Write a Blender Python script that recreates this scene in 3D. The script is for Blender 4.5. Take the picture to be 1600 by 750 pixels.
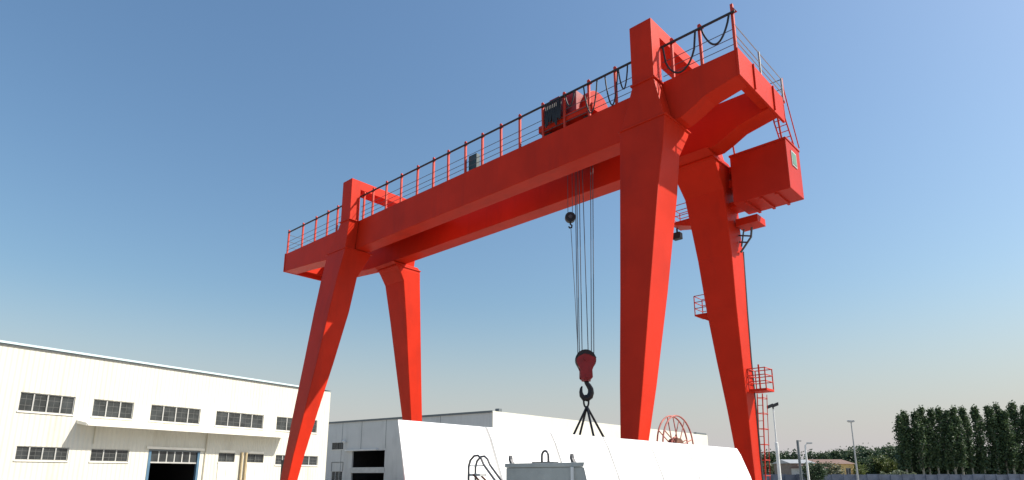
import bpy, bmesh, math, random
from mathutils import Vector, Matrix
random.seed(7)
R = math.radians
for o in list(bpy.data.objects):
    bpy.data.objects.remove(o, do_unlink=True)
sc = bpy.context.scene
col = sc.collection

# ------------------------------------------------------------------ camera
AZ = R(-47.3137)                      # bearing of the girder's far end from the camera axis
FW = Vector((-math.cos(AZ), -math.sin(AZ), 0.0))
PITCH = math.atan2(240.0, 1000.0)
cd = bpy.data.cameras.new('camera')
cam = bpy.data.objects.new('camera', cd)
col.objects.link(cam)
cam.location = (0, 0, 1.6)
look = Vector((FW.x*math.cos(PITCH), FW.y*math.cos(PITCH), math.sin(PITCH)))
cam.rotation_euler = look.to_track_quat('-Z', 'Y').to_euler()
cd.sensor_width = 36.0
cd.lens = 36.0*1000/1600
cd.shift_y = 129.0/1600
cd.clip_end = 6000
cd.clip_start = 0.1
sc.camera = cam

# ------------------------------------------------------------------ light
SUN_EL, SUN_AZ = R(45.5), R(39.0)     # azimuth measured from +X towards +Y
sund = bpy.data.lights.new('sun', 'SUN')
sund.energy = 3.6
sund.angle = R(0.5)
sund.color = (1.0, 0.935, 0.83)
sun = bpy.data.objects.new('sun', sund)
col.objects.link(sun)
sdir = Vector((math.cos(SUN_AZ)*math.cos(SUN_EL), math.sin(SUN_AZ)*math.cos(SUN_EL), math.sin(SUN_EL)))
sun.rotation_euler = sdir.to_track_quat('Z', 'Y').to_euler()
sun.location = sdir*80
w = bpy.data.worlds.new('World')
sc.world = w
w.use_nodes = True
nt = w.node_tree
bg = nt.nodes['Background']
sky = nt.nodes.new('ShaderNodeTexSky')
sky.sky_type = 'NISHITA'
sky.sun_disc = False
sky.sun_elevation = SUN_EL
sky.sun_rotation = R(90) - SUN_AZ
sky.altitude = 50
sky.air_density = 1.5
sky.dust_density = 2.0
sky.ozone_density = 3.0
bw = nt.nodes.new('ShaderNodeRGBToBW')
nt.links.new(sky.outputs[0], bw.inputs[0])
sat = nt.nodes.new('ShaderNodeMix'); sat.data_type = 'RGBA'; sat.clamp_factor = False
sat.inputs['Factor'].default_value = 1.3
nt.links.new(bw.outputs[0], sat.inputs['A']); nt.links.new(sky.outputs[0], sat.inputs['B'])
tint = nt.nodes.new('ShaderNodeMix'); tint.data_type = 'RGBA'; tint.blend_type = 'MULTIPLY'; tint.inputs['Factor'].default_value = 1
nt.links.new(sat.outputs['Result'], tint.inputs['A']); tint.inputs['B'].default_value = (1.01, 0.99, 0.97, 1)
tcw = nt.nodes.new('ShaderNodeTexCoord'); sx = nt.nodes.new('ShaderNodeSeparateXYZ')
nt.links.new(tcw.outputs['Generated'], sx.inputs[0])
mr = nt.nodes.new('ShaderNodeMapRange'); mr.interpolation_type = 'SMOOTHSTEP'
mr.inputs['From Min'].default_value = -0.06; mr.inputs['From Max'].default_value = 0.28; mr.inputs['To Min'].default_value = 1.0; mr.inputs['To Max'].default_value = 0.0
nt.links.new(sx.outputs['Z'], mr.inputs['Value'])
hzm = nt.nodes.new('ShaderNodeMix'); hzm.data_type = 'RGBA'                      # dusty air low over the horizon
nt.links.new(mr.outputs['Result'], hzm.inputs['Factor']); nt.links.new(tint.outputs['Result'], hzm.inputs['A'])
hzm.inputs['B'].default_value = (4.5, 4.4, 4.75, 1)
nt.links.new(hzm.outputs['Result'], bg.inputs[0])
bg.inputs[1].default_value = 0.068
sc.view_settings.view_transform = 'Standard'
sc.view_settings.look = 'None'
sc.view_settings.gamma = 1
sc.view_settings.exposure = 1.0
sc.render.engine = 'CYCLES'

# ------------------------------------------------------------------ materials
def mat(name, base, rough=0.6, metal=0.0, var=0.12, scale=2.0, bump=0.0, bscale=30.0, spec=0.5, stretch=None, dirt=None, dirt_scale=0.6, dirt_amt=0.5):
    m = bpy.data.materials.new(name); m.use_nodes = True
    n = m.node_tree.nodes; l = m.node_tree.links
    b = n['Principled BSDF']
    b.inputs['Roughness'].default_value = rough
    b.inputs['Metallic'].default_value = metal
    b.inputs['Specular IOR Level'].default_value = spec
    tc = n.new('ShaderNodeTexCoord')
    mp = n.new('ShaderNodeMapping')
    if stretch: mp.inputs['Scale'].default_value = stretch
    l.new(tc.outputs['Object'], mp.inputs[0])
    no = n.new('ShaderNodeTexNoise'); no.inputs['Scale'].default_value = scale; no.inputs['Detail'].default_value = 5
    l.new(mp.outputs[0], no.inputs['Vector'])
    rp = n.new('ShaderNodeValToRGB')
    rp.color_ramp.elements[0].position = 0.3; rp.color_ramp.elements[1].position = 0.7
    a = [max(0, c*(1-var)) for c in base]; c2 = [min(1, c*(1+var)) for c in base]
    rp.color_ramp.elements[0].color = (*a, 1); rp.color_ramp.elements[1].color = (*c2, 1)
    l.new(no.outputs['Fac'], rp.inputs[0])
    out = rp.outputs[0]
    if dirt:
        n2 = n.new('ShaderNodeTexNoise'); n2.inputs['Scale'].default_value = dirt_scale; n2.inputs['Detail'].default_value = 8; n2.inputs['Roughness'].default_value = 0.65
        mp2 = n.new('ShaderNodeMapping'); mp2.inputs['Scale'].default_value = (1, 1, 0.18)
        l.new(tc.outputs['Object'], mp2.inputs[0]); l.new(mp2.outputs[0], n2.inputs['Vector'])
        r2 = n.new('ShaderNodeValToRGB'); r2.color_ramp.elements[0].position = 0.52; r2.color_ramp.elements[1].position = 0.78
        r2.color_ramp.elements[0].color = (0, 0, 0, 1); r2.color_ramp.elements[1].color = (dirt_amt,)*3 + (1,)
        l.new(n2.outputs['Fac'], r2.inputs[0])
        mx = n.new('ShaderNodeMix'); mx.data_type = 'RGBA'
        l.new(r2.outputs[0], mx.inputs['Factor']); l.new(out, mx.inputs['A'])
        mx.inputs['B'].default_value = (*dirt, 1)
        out = mx.outputs['Result']
    l.new(out, b.inputs['Base Color'])
    if bump:
        nb = n.new('ShaderNodeTexNoise'); nb.inputs['Scale'].default_value = bscale; nb.inputs['Detail'].default_value = 4
        l.new(tc.outputs['Object'], nb.inputs['Vector'])
        bp = n.new('ShaderNodeBump'); bp.inputs['Strength'].default_value = bump; bp.inputs['Distance'].default_value = 0.02
        l.new(nb.outputs['Fac'], bp.inputs['Height']); l.new(bp.outputs[0], b.inputs['Normal'])
    return m

def ribbed(name, base, pitch, rough=0.5, depth=0.02, dirt=(0.4, 0.36, 0.28), amt=0.35, var=0.04):
    m = mat(name, base, rough, var=var, scale=0.5, dirt=dirt, dirt_scale=0.8, dirt_amt=amt)
    n = m.node_tree.nodes; l = m.node_tree.links
    b = n['Principled BSDF']
    tc = n.new('ShaderNodeTexCoord')
    wv = n.new('ShaderNodeTexWave'); wv.wave_type = 'BANDS'; wv.bands_direction = 'X'; wv.wave_profile = 'SIN'
    wv.inputs['Scale'].default_value = 0.314/pitch*1.0
    l.new(tc.outputs['Object'], wv.inputs['Vector'])
    bp = n.new('ShaderNodeBump'); bp.inputs['Strength'].default_value = 1.0; bp.inputs['Distance'].default_value = depth
    l.new(wv.outputs['Fac'], bp.inputs['Height']); l.new(bp.outputs[0], b.inputs['Normal'])
    return m

M = {}
M['red'] = mat('red_paint', (0.54, 0.026, 0.0085), 0.45, spec=0.10, var=0.10, scale=0.7, bump=0.08, bscale=6, dirt=(0.30, 0.02, 0.012), dirt_scale=0.9, dirt_amt=0.55)
M['red_cab'] = mat('cab_paint', (0.46, 0.024, 0.011), 0.45, spec=0.12, var=0.08, scale=1.2, bump=0.05, bscale=8, dirt=(0.28, 0.02, 0.012), dirt_amt=0.4)
M['rail_red'] = mat('railing_paint', (0.50, 0.04, 0.02), 0.55, spec=0.3, var=0.15, scale=4)
M['black'] = mat('black_rubber', (0.012, 0.012, 0.014), 0.55, var=0.2)
M['steel'] = mat('dark_steel', (0.09, 0.09, 0.095), 0.45, metal=0.6, var=0.2)
M['rope'] = mat('wire_rope_steel', (0.10, 0.105, 0.12), 0.55, metal=0.4, var=0.1)
M['hook'] = mat('forged_black_steel', (0.02, 0.02, 0.022), 0.45, metal=0.3, var=0.2)
M['block_red'] = mat('hook_block_paint', (0.26, 0.013, 0.016), 0.4, var=0.15, scale=5, dirt=(0.05, 0.02, 0.02), dirt_scale=3)
M['rust'] = mat('rusty_brown', (0.12, 0.05, 0.03), 0.8, var=0.35, scale=6)
M['reel_paint'] = mat('faded_reel_paint', (0.36, 0.11, 0.09), 0.6, var=0.25, scale=5)
M['teal'] = mat('teal_panel', (0.02, 0.05, 0.055), 0.4)
M['green'] = mat('green_glass', (0.10, 0.22, 0.12), 0.25)
M['cream'] = ribbed('cream_cladding', (0.64, 0.62, 0.535), 0.30, depth=0.03, amt=0.5)
M['cream_trim'] = mat('cream_trim', (0.78, 0.75, 0.66), 0.6, var=0.08)
M['soffit'] = mat('soffit', (0.48, 0.44, 0.34), 0.8, var=0.1)
M['pale_blue'] = mat('pale_blue_trim', (0.55, 0.68, 0.70), 0.5, var=0.05)
M['dark_trim'] = mat('dark_gutter', (0.12, 0.14, 0.15), 0.5)
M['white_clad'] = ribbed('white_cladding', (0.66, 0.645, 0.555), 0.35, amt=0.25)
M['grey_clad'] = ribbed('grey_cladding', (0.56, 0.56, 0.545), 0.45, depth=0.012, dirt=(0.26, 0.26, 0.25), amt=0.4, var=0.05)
M['roof'] = mat('roof_sheet', (0.4, 0.42, 0.43), 0.5)
M['glass'] = mat('window_glass', (0.035, 0.04, 0.042), 0.12, var=0.5, scale=1.3)
M['frame'] = mat('window_frame', (0.42, 0.42, 0.40), 0.5)
M['frame_dark'] = mat('window_frame_dark', (0.09, 0.093, 0.09), 0.5)
M['dark'] = mat('dark_interior', (0.02, 0.02, 0.022), 0.9)
M['blue'] = mat('blue_door_frame', (0.07, 0.15, 0.23), 0.5)
M['wood'] = mat('yellow_pipe', (0.46, 0.37, 0.22), 0.7)
M['white'] = mat('white_gelcoat', (0.84, 0.84, 0.83), 0.28, var=0.02, scale=0.8, dirt=(0.7, 0.69, 0.66), dirt_amt=0.3)
M['seam'] = mat('seam_sealant', (0.30, 0.30, 0.30), 0.8)
M['concrete'] = mat('grey_concrete', (0.42, 0.435, 0.41), 0.85, var=0.18, scale=3, bump=0.3, bscale=20, dirt=(0.24, 0.25, 0.235), dirt_scale=2.0, dirt_amt=0.6)
M['galv'] = mat('galvanised', (0.36, 0.37, 0.37), 0.5, metal=0.3, var=0.12)
M['pole_white'] = mat('white_pole', (0.7, 0.7, 0.68), 0.5, var=0.08)
M['fence'] = mat('blue_grey_fence', (0.10, 0.12, 0.165), 0.6, var=0.3, scale=0.8)
M['bark'] = mat('pale_bark', (0.26, 0.25, 0.20), 0.9, var=0.25, scale=3, bump=0.4)
M['bark_dark'] = mat('dark_bark', (0.10, 0.08, 0.06), 0.9, var=0.25, scale=3)
def leafmat(name, a, b):
    m = bpy.data.materials.new(name); m.use_nodes = True
    n = m.node_tree.nodes; l = m.node_tree.links
    bs = n['Principled BSDF']; bs.inputs['Roughness'].default_value = 0.6
    g = n.new('ShaderNodeNewGeometry'); r = n.new('ShaderNodeValToRGB')
    r.color_ramp.elements[0].color = (*a, 1); r.color_ramp.elements[1].color = (*b, 1)
    l.new(g.outputs['Random Per Island'], r.inputs[0]); l.new(r.outputs[0], bs.inputs['Base Color'])
    t = n.new('ShaderNodeBsdfTranslucent'); l.new(r.outputs[0], t.inputs[0])
    mx = n.new('ShaderNodeMixShader'); mx.inputs[0].default_value = 0.25
    l.new(bs.outputs[0], mx.inputs[1]); l.new(t.outputs[0], mx.inputs[2])
    l.new(mx.outputs[0], n['Material Output'].inputs[0])
    return m
M['poplar'] = leafmat('poplar_leaves', (0.03, 0.062, 0.028), (0.085, 0.135, 0.05))
M['leaf_dark'] = leafmat('dark_leaves', (0.028, 0.058, 0.03), (0.07, 0.11, 0.05))
M['leaf_light'] = leafmat('yellow_green_leaves', (0.06, 0.09, 0.02), (0.13, 0.16, 0.04))
M['leaf_olive'] = leafmat('olive_leaves', (0.07, 0.085, 0.045), (0.13, 0.14, 0.08))
M['hedge'] = leafmat('hedge_leaves', (0.09, 0.12, 0.07), (0.17, 0.20, 0.12))
M['ochre'] = mat('ochre_wall', (0.66, 0.46, 0.18), 0.8, var=0.15, scale=0.6)
M['brown_roof'] = mat('brown_roof', (0.16, 0.10, 0.08), 0.8, var=0.2)
M['pale_wall'] = mat('pale_wall', (0.50, 0.50, 0.48), 0.8, var=0.1)
M['brown_wall'] = mat('brown_wall', (0.22, 0.18, 0.15), 0.8, var=0.15)

# ------------------------------------------------------------------ mesh helpers
class MB:
    def __init__(s): s.v = []; s.f = []; s.m = []
    def add(s, vs, fs, mi=0):
        k = len(s.v); s.v += [tuple(v) for v in vs]
        for f in fs: s.f.append([i+k for i in f]); s.m.append(mi)
        return s
    def box(s, x0, x1, y0, y1, z0, z1, mi=0):
        return s.add([(x0,y0,z0),(x1,y0,z0),(x1,y1,z0),(x0,y1,z0),(x0,y0,z1),(x1,y0,z1),(x1,y1,z1),(x0,y1,z1)],
                     [(3,2,1,0),(4,5,6,7),(0,1,5,4),(1,2,6,5),(2,3,7,6),(3,0,4,7)], mi)
    def loft(s, rings, mi=0, cap=True, closed=False):
        n = len(rings[0]); vs = [p for r in rings for p in r]; fs = []
        m = len(rings)
        for i in range(m if closed else m-1):
            for j in range(n):
                fs.append((i*n+j, i*n+(j+1) % n, ((i+1) % m)*n+(j+1) % n, ((i+1) % m)*n+j))
        if cap and not closed:
            fs.append(tuple(range(n))[::-1]); fs.append(tuple((m-1)*n+j for j in range(n)))
        return s.add(vs, fs, mi)
    def tube(s, pts, r, n=8, mi=0, closed=False):
        pts = [Vector(p) for p in pts]; rings = []
        rr = r if isinstance(r, (list, tuple)) else [r]*len(pts)
        m = len(pts); prev = None
        for i, p in enumerate(pts):
            if closed: t = pts[(i+1) % m]-pts[i-1]
            elif i == 0: t = pts[1]-p
            elif i == m-1: t = p-pts[i-1]
            else: t = (pts[i+1]-p).normalized()+(p-pts[i-1]).normalized()
            t.normalize()
            if prev is None:
                a = Vector((0,0,1)) if abs(t.z) < 0.9 else Vector((1,0,0))
                u = t.cross(a).normalized()
            else:
                u = (prev-t*prev.dot(t)).normalized()
            prev = u; v = t.cross(u)
            rings.append([p+(u*math.cos(2*math.pi*k/n)+v*math.sin(2*math.pi*k/n))*rr[i] for k in range(n)])
        return s.loft(rings, mi, True, closed)
    def build(s, name, mats, parent=None, origin=(0,0,0), bevel=0.0, smooth=False):
        me = bpy.data.meshes.new(name)
        o3 = Vector(origin)
        me.from_pydata([tuple(Vector(v)-o3) for v in s.v], [], s.f)
        if not isinstance(mats, (list, tuple)): mats = [mats]
        for m in mats: me.materials.append(m)
        me.polygons.foreach_set('material_index', s.m)
        bm = bmesh.new(); bm.from_mesh(me)
        bmesh.ops.recalc_face_normals(bm, faces=bm.faces)
        bm.to_mesh(me); bm.free()
        if smooth:
            for p in me.polygons: p.use_smooth = True
        o = bpy.data.objects.new(name, me); col.objects.link(o)
        if parent: o.parent = parent
        else: o.location = o3
        if bevel:
            b = o.modifiers.new('bevel', 'BEVEL'); b.width = bevel; b.segments = 2; b.limit_method = 'ANGLE'
        return o

def tag(o, label=None, cat=None, group=None, kind=None):
    if label: o['label'] = label
    if cat: o['category'] = cat
    if group: o['group'] = group
    if kind: o['kind'] = kind
    return o
def thing(name, label, cat, loc, rz=0.0, group=None):
    o = bpy.data.objects.new(name, None); col.objects.link(o)
    o.empty_display_size = 0.3
    o.location = loc; o.rotation_euler = (0, 0, rz)
    return tag(o, label, cat, group)
def copy_tree(root):
    r = root.copy(); col.objects.link(r)
    for ch in list(root.children):
        c = ch.copy(); col.objects.link(c); c.parent = r
        for g in list(ch.children):
            d = g.copy(); col.objects.link(d); d.parent = c
    return r

# ------------------------------------------------------------------ ground
g = bpy.data.materials.new('yard_concrete'); g.use_nodes = True
n = g.node_tree.nodes; l = g.node_tree.links; b = n['Principled BSDF']; b.inputs['Roughness'].default_value = 0.85
tc = n.new('ShaderNodeTexCoord'); no = n.new('ShaderNodeTexNoise'); no.inputs['Scale'].default_value = 0.25; no.inputs['Detail'].default_value = 10
l.new(tc.outputs['Object'], no.inputs['Vector'])
rp = n.new('ShaderNodeValToRGB'); rp.color_ramp.elements[0].position = 0.3; rp.color_ramp.elements[0].color = (0.21, 0.205, 0.19, 1)
rp.color_ramp.elements[1].position = 0.7; rp.color_ramp.elements[1].color = (0.33, 0.32, 0.295, 1)
l.new(no.outputs['Fac'], rp.inputs[0])
br = n.new('ShaderNodeTexBrick'); br.offset = 0.0; br.inputs['Scale'].default_value = 1.0
br.inputs['Brick Width'].default_value = 5.0; br.inputs['Row Height'].default_value = 5.0; br.inputs['Mortar Size'].default_value = 0.015
br.inputs['Color1'].default_value = (1,1,1,1); br.inputs['Color2'].default_value = (0.9,0.9,0.9,1); br.inputs['Mortar'].default_value = (0.35,0.35,0.35,1)
l.new(tc.outputs['Object'], br.inputs['Vector'])
mu = n.new('ShaderNodeMix'); mu.data_type = 'RGBA'; mu.blend_type = 'MULTIPLY'; mu.inputs['Factor'].default_value = 1
l.new(rp.outputs[0], mu.inputs['A']); l.new(br.outputs['Color'], mu.inputs['B']); l.new(mu.outputs['Result'], b.inputs['Base Color'])
gm = MB(); gm.add([(-2500,-2500,0),(2500,-2500,0),(2500,2500,0),(-2500,2500,0)], [(0,1,2,3)])
tag(gm.build('ground', g), kind='structure')

# ------------------------------------------------------------------ gantry crane
S = 1.75
def U(x, y, z): return Vector((x*S, y*S, z*S+1.6))
CX = U(-10.8, 10.93, 0); CO = Vector((CX.x, CX.y, 0))
crane = thing('gantry_crane', 'tall red double girder gantry crane on four splayed legs', 'gantry crane', CO)
def ubox(mb, x0, x1, y0, y1, z0, z1, mi=0):
    a = U(x0, y0, z0); c = U(x1, y1, z1); return mb.box(a.x, c.x, a.y, c.y, a.z, c.z, mi)
def cb(mb, name, m, parent=None, **k): return mb.build(name, m, parent or crane, CO, **k)
def urect(x0, x1, y0, y1, z): return [U(x0,y0,z), U(x1,y0,z), U(x1,y1,z), U(x0,y1,z)]

def girder(y0, y1):
    m = MB(); rings = []
    for x, zb in ((-19.75,6.765),(-18.2,6.65),(-16.6,6.52),(-4.95,6.50),(-4.72,6.60),(-4.45,6.74),(-3.82,6.865)):
        rings.append([U(x,y0,zb), U(x,y1,zb), U(x,y1,7.39), U(x,y0,7.39)])
    m.loft(rings)
    gd = cb(m, 'girder', M['red'], bevel=0.02)
    ym = (y0+y1)/2
    r = MB(); ubox(r, -19.4, -4.1, ym-0.025, ym+0.025, 7.392, 7.47)
    cb(r, 'trolley_rail', M['steel'], gd)
    return gd
g1 = girder(10.0, 10.45); g2 = girder(11.42, 11.87)
for x0, x1, ye in ((-3.818, -3.77, 12.12), (-19.80, -19.752, 11.9)):
    m = MB(); ubox(m, x0, x1, 9.985, ye, 6.85 if x0 > -10 else 6.755, 7.405)
    xi = -3.98 if x0 > -10 else -19.6
    ubox(m, min(xi,(x0+x1)/2), max(xi,(x0+x1)/2), 10.452, 11.418, 6.90, 7.33)
    e = cb(m, 'end_beam', M['red'], bevel=0.01)
    for yy in (10.62, 11.55):
        rb = MB()
        ubox(rb, x1+0.001 if x0 > -10 else x0-0.03, x1+0.03 if x0 > -10 else x0-0.001, yy, yy+0.03, 6.87, 7.39)
        cb(rb, 'stiffener', M['red'], e)
# walkway outside the far girder
m = MB(); ubox(m, -16.6, -13.2, 10.453, 11.417, 7.30, 7.34); cb(m, 'sun_blocker_plate', M['red'])  # unseen plate added between the girders to keep sun off the left front leg
m = MB(); ubox(m, -19.7, -3.82, 11.872, 12.3, 7.33, 7.37); cb(m, 'walkway', M['red'])

# legs: rings of (z, half width or (xl, xr), y front, y back)
def leg(xc, rows, yb_out):
    m = MB()
    for_r = []
    for z, hw, yf, yb in rows: for_r.append(urect(xc-hw, xc+hw, yf, yb, z))
    m.loft(for_r[::-1])
    L = cb(m, 'leg', M['red'], bevel=0.025)
    f = MB(); z, hw, yf, yb = rows[1 if yb_out else 0]
    ubox(f, xc-hw-0.025, xc+hw+0.025, yf-0.025, yb+0.025, z-0.035, z-0.004)
    cb(f, 'flange', M['red'], L, bevel=0.01)
    return L
front = [(6.50,.49,9.65,10.59),(6.36,.485,9.63,10.53),(5.83,.46,9.56,10.18),(5.0,.40,9.41,10.1),(3.1,.30,9.13,9.72),(1.45,.22,8.88,9.32),(.55,.165,8.75,9.08),(-.2,.15,8.64,8.92)]
front_l = [(6.50,.49,9.65,10.55),(6.36,.485,9.63,10.50),(5.66,.46,9.49,10.12),(4.6,.42,9.31,9.95),(3.1,.36,9.08,9.6),(1.57,.29,8.83,9.22),(.5,.22,8.66,8.98),(-.2,.19,8.56,8.84)]
rear_r = [(6.50,.48,11.35,12.35),(6.40,.48,11.6,12.56),(6.3,.475,11.7,12.6),(5.85,.44,12.08,12.74),(4.5,.38,12.37,12.97),(3.4,.33,12.5,13.03),(2.4,.28,12.68,13.13),(1.33,.22,12.89,13.31),(.4,.175,13.04,13.40),(-.2,.16,13.12,13.46)]
rear_l = [(6.50,.50,11.35,12.32),(6.42,.50,11.5,12.42),(6.3,.50,11.6,12.43),(5.97,.48,11.8,12.46),(4.8,.41,12.01,12.59),(3.2,.31,12.26,12.77),(1.72,.22,12.5,12.94),(.5,.18,12.7,13.1),(-.2,.16,12.8,13.15)]
leg(-5.57, front, False); leg(-15.98, front_l, False); leg(-5.57, rear_r, True); leg(-15.98, rear_l, True)

# portal frames over the girders: bracket flaring into the leg, column, top beam, far column
def portal(x0, x1, fx0, fx1):
    m = MB()
    m.loft([urect(fx0, fx1, 9.66, 9.985, 6.505), urect(x0+0.01, x1-0.01, 9.66, 9.985, 7.34)])
    # inverted U in the y-z plane, extruded along x
    prof = [(9.66,7.345),(9.66,8.64),(12.21,8.64),(12.21,7.345),(11.89,7.345),(11.89,8.10),(11.62,8.37),(10.25,8.37),(9.98,8.10),(9.98,7.345)]
    prof = [(9.66,7.345),(9.66,8.64),(12.21,8.64),(12.21,7.345),(11.89,7.345),(11.89,8.36),(9.98,8.36),(9.98,7.345)]
    k = len(prof)
    vs = [U(x0,y,z) for y, z in prof]+[U(x1,y,z) for y, z in prof]
    fs = [(i, (i+1) % k, k+(i+1) % k, k+i) for i in range(k)]
    fs += [(0,1,6,7),(1,2,5,6),(2,3,4,5),(k+7,k+6,k+1,k),(k+6,k+5,k+2,k+1),(k+5,k+4,k+3,k+2)]
    m.add(vs, fs)
    m.loft([urect(fx0, fx1, 11.89, 12.21, 6.505), urect(x0+0.01, x1-0.01, 11.89, 12.21, 7.34)])
    p = cb(m, 'portal_frame', M['red'], bevel=0.015)
    for ya in (9.635, 11.885):
        f = MB(); ubox(f, x0-0.03, x1+0.03, ya, ya+.35, 7.325, 7.36)
        cb(f, 'flange', M['red'], p, bevel=0.008)
portal(-5.745, -5.267, -6.03, -5.11); portal(-15.86, -15.385, -16.44, -15.52)

# sill beams and bogies on the rails
for xc in (-5.57, -15.98):
    m = MB(); ubox(m, xc-0.17, xc+0.17, 8.3, 13.75, -0.52, -0.19); cb(m, 'sill_beam', M['red'], bevel=0.02)
    for yc in (8.75, 13.25):
        m = MB(); ubox(m, xc-0.13, xc+0.13, yc-0.42, yc+0.42, -0.75, -0.53)
        bo = cb(m, 'bogie', M['red'], bevel=0.02)
        for dy in (-0.25, 0.25):
            c = U(xc, yc+dy, 0); c.z = 0.30
            wv = MB(); wv.tube([c+Vector((-0.26,0,0)), c+Vector((0.26,0,0))], 0.20, 20)
            cb(wv, 'wheel', M['steel'], bo)
    rl = MB(); a = U(xc, 0, 0)
    rl.box(a.x-0.05, a.x+0.05, -20, 60, 0.004, 0.10); tag(rl.build('crane_rail', M['steel']), kind='structure')

# near railing: posts, festoon track, guard wires
posts = [-3.82,-4.46,-5.05,-6.34,-7.02,-7.68,-8.29,-9.0,-9.6,-10.24,-10.84,-11.49,-12.08,-12.75,-13.45,-14.14,-14.79,-15.25,-16.67,-17.23,-17.95,-18.75,-19.71]
m = MB()
for a, c in ((-3.82,-5.26),(-5.75,-15.38),(-15.87,-19.71)):
    for z in (7.52, 7.66, 7.83):
        sag = 0.0
        m.tube([U(a,10.03,z), U(c,10.03,z)], 0.012, 6)
rail = cb(m, 'railing', M['rope'])
for i, x in enumerate(posts):
    p = MB()
    top = 8.25 if i else 8.34
    lean = random.uniform(-0.012, 0.012)
    a = U(x,10.03,7.39); t = U(x+lean,10.03,top)
    h = 0.044
    p.loft([[a+Vector((-h,-h,0)),a+Vector((h,-h,0)),a+Vector((h,h,0)),a+Vector((-h,h,0))],[t+Vector((-h,-h,0)),t+Vector((h,-h,0)),t+Vector((h,h,0)),t+Vector((-h,h,0))]])
    # small bracket that carries the festoon track
    zt = U(0,0,8.13).z
    p.loft([[(t.x-.02,t.y-.05,zt),(t.x+.17,t.y-.05,zt),(t.x+.17,t.y+.005,zt),(t.x-.02,t.y+.005,zt)],[(t.x-.02,t.y-.05,zt+.22),(t.x+.05,t.y-.05,zt+.22),(t.x+.05,t.y+.005,zt+.22),(t.x-.02,t.y+.005,zt+.22)]])
    cb(p, 'post', M['rail_red'], rail, bevel=0.006)
m = MB()
for a, c in ((-3.76,-5.26),(-5.75,-15.38),(-15.87,-19.65)):
    m.tube([U(a,9.985,8.14), U(c,9.985,8.14)], 0.042, 8)
cb(m, 'festoon_track', M['black'], rail)
def loops(spec, r=0.022, pw=0.75):
    mb = MB()
    for xa, xb, drop, sk in spec:
        pts = []
        for k in range(17):
            t = k/16
            s_ = math.sin(math.pi*t)**pw
            pts.append(U(xa+(xb-xa)*t+sk*math.sin(math.pi*t), 9.955, 8.10-drop*s_))
        mb.tube(pts, r, 6)
    return mb
cb(loops([(-3.86,-4.40,.47,0.0)], 0.033), 'festoon_cable', M['black'])
cb(loops([(-4.52,-5.2,.70,0.0)], 0.033, 0.42), 'festoon_cable', M['black'])
cb(loops([(-6.0,-6.22,.50,.0),(-6.24,-6.55,.74,.0),(-6.75,-7.1,.70,.0)], 0.026), 'festoon_cable', M['black'])
cb(loops([(-7.72-.05*k,-7.77-.05*k,random.uniform(.42,.64),random.uniform(-.03,.03)) for k in range(9)]+[(-7.35,-7.6,.3,0)], 0.03), 'festoon_cable', M['black'])
# far railing on the walkway and railing across the near end
m = MB()
for z in (7.55,7.70,7.92): m.tube([U(-19.7,12.28,z), U(-3.8,12.28,z)], 0.014, 6)
fr = cb(m, 'railing', M['rope'])
for k in range(12):
    x = -19.7+k*(15.9/11); p = MB(); ubox(p, x-.015, x+.015, 12.265, 12.295, 7.37, 7.94); cb(p, 'post', M['rail_red'], fr)
m = MB()
for z in (7.56,7.69,7.90): m.tube([U(-3.80,10.03,z), U(-3.80,12.24,z)], 0.016, 6)
er = cb(m, 'railing', M['galv'])
for y in (11.1, 12.24):
    p = MB(); ubox(p, -3.815, -3.785, y-.015, y+.015, 7.405, 7.92); cb(p, 'post', M['galv'], er)
m = MB()
for z in (7.66,7.86,8.1): m.tube([U(-19.76,10.03,z), U(-19.76,11.87,z)], 0.014, 6)
er = cb(m, 'railing', M['rope'])
p = MB(); ubox(p, -19.775, -19.745, 11.855, 11.885, 7.405, 8.1); cb(p, 'post', M['rail_red'], er)
# small dark control box on the girder
m = MB(); ubox(m, -10.78, -10.5, 10.08, 10.2, 7.395, 7.84); cb(m, 'junction_box', M['teal'], bevel=0.01)

m = MB(); ubox(m, -16.36, -16.19, 8.66, 8.84, -.18, .42); cb(m, 'junction_box', M['black'], bevel=0.02)

# operator cab under the near cantilever
m = MB(); ubox(m, -4.95, -3.80, 12.10, 12.86, 5.45, 6.50)
ubox(m, -4.97, -3.785, 12.085, 12.875, 6.50, 6.545)
cab = cb(m, 'operator_cab', M['red_cab'], bevel=0.02)
for x in (-4.72,-4.42,-4.12):
    m = MB(); ubox(m, x, x+.05, 12.12, 12.84, 5.41, 5.449); cb(m, 'floor_rib', M['red_cab'], cab)
m = MB(); ubox(m, -3.799, -3.785, 12.33, 12.60, 6.02, 6.34); wf = cb(m, 'window', M['frame'], cab)
m = MB(); ubox(m, -3.784, -3.78, 12.36, 12.57, 6.05, 6.31); cb(m, 'pane', M['green'], wf)
for x, y in ((-4.85,11.95),(-3.95,12.2)):
    m = MB(); m.tube([U(x,y,7.33), U(x,y+0.18,6.55)], 0.035, 8)
    cb(m, 'cab_hanger', M['rail_red'])
m = MB()
for dx in (0, .22):
    m.tube([U(-3.80-dx,12.2,7.35), U(-3.80-dx,12.22,7.0), U(-3.83-dx,12.70,6.56)], 0.025, 6)
for k in range(6):
    t = k/5; y = 12.22+.48*t; z = 7.0-.44*t
    m.tube([U(-3.80-.03*t,y,z), U(-4.02-.03*t,y,z)], 0.015, 6)
cb(m, 'cab_ladder', M['rail_red'])
m = MB()
m.tube([U(-3.80,12.24,7.9), U(-3.78,12.45,7.3), U(-3.77,12.8,6.56)], 0.02, 6)
cb(m, 'handrail', M['rail_red'])
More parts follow.
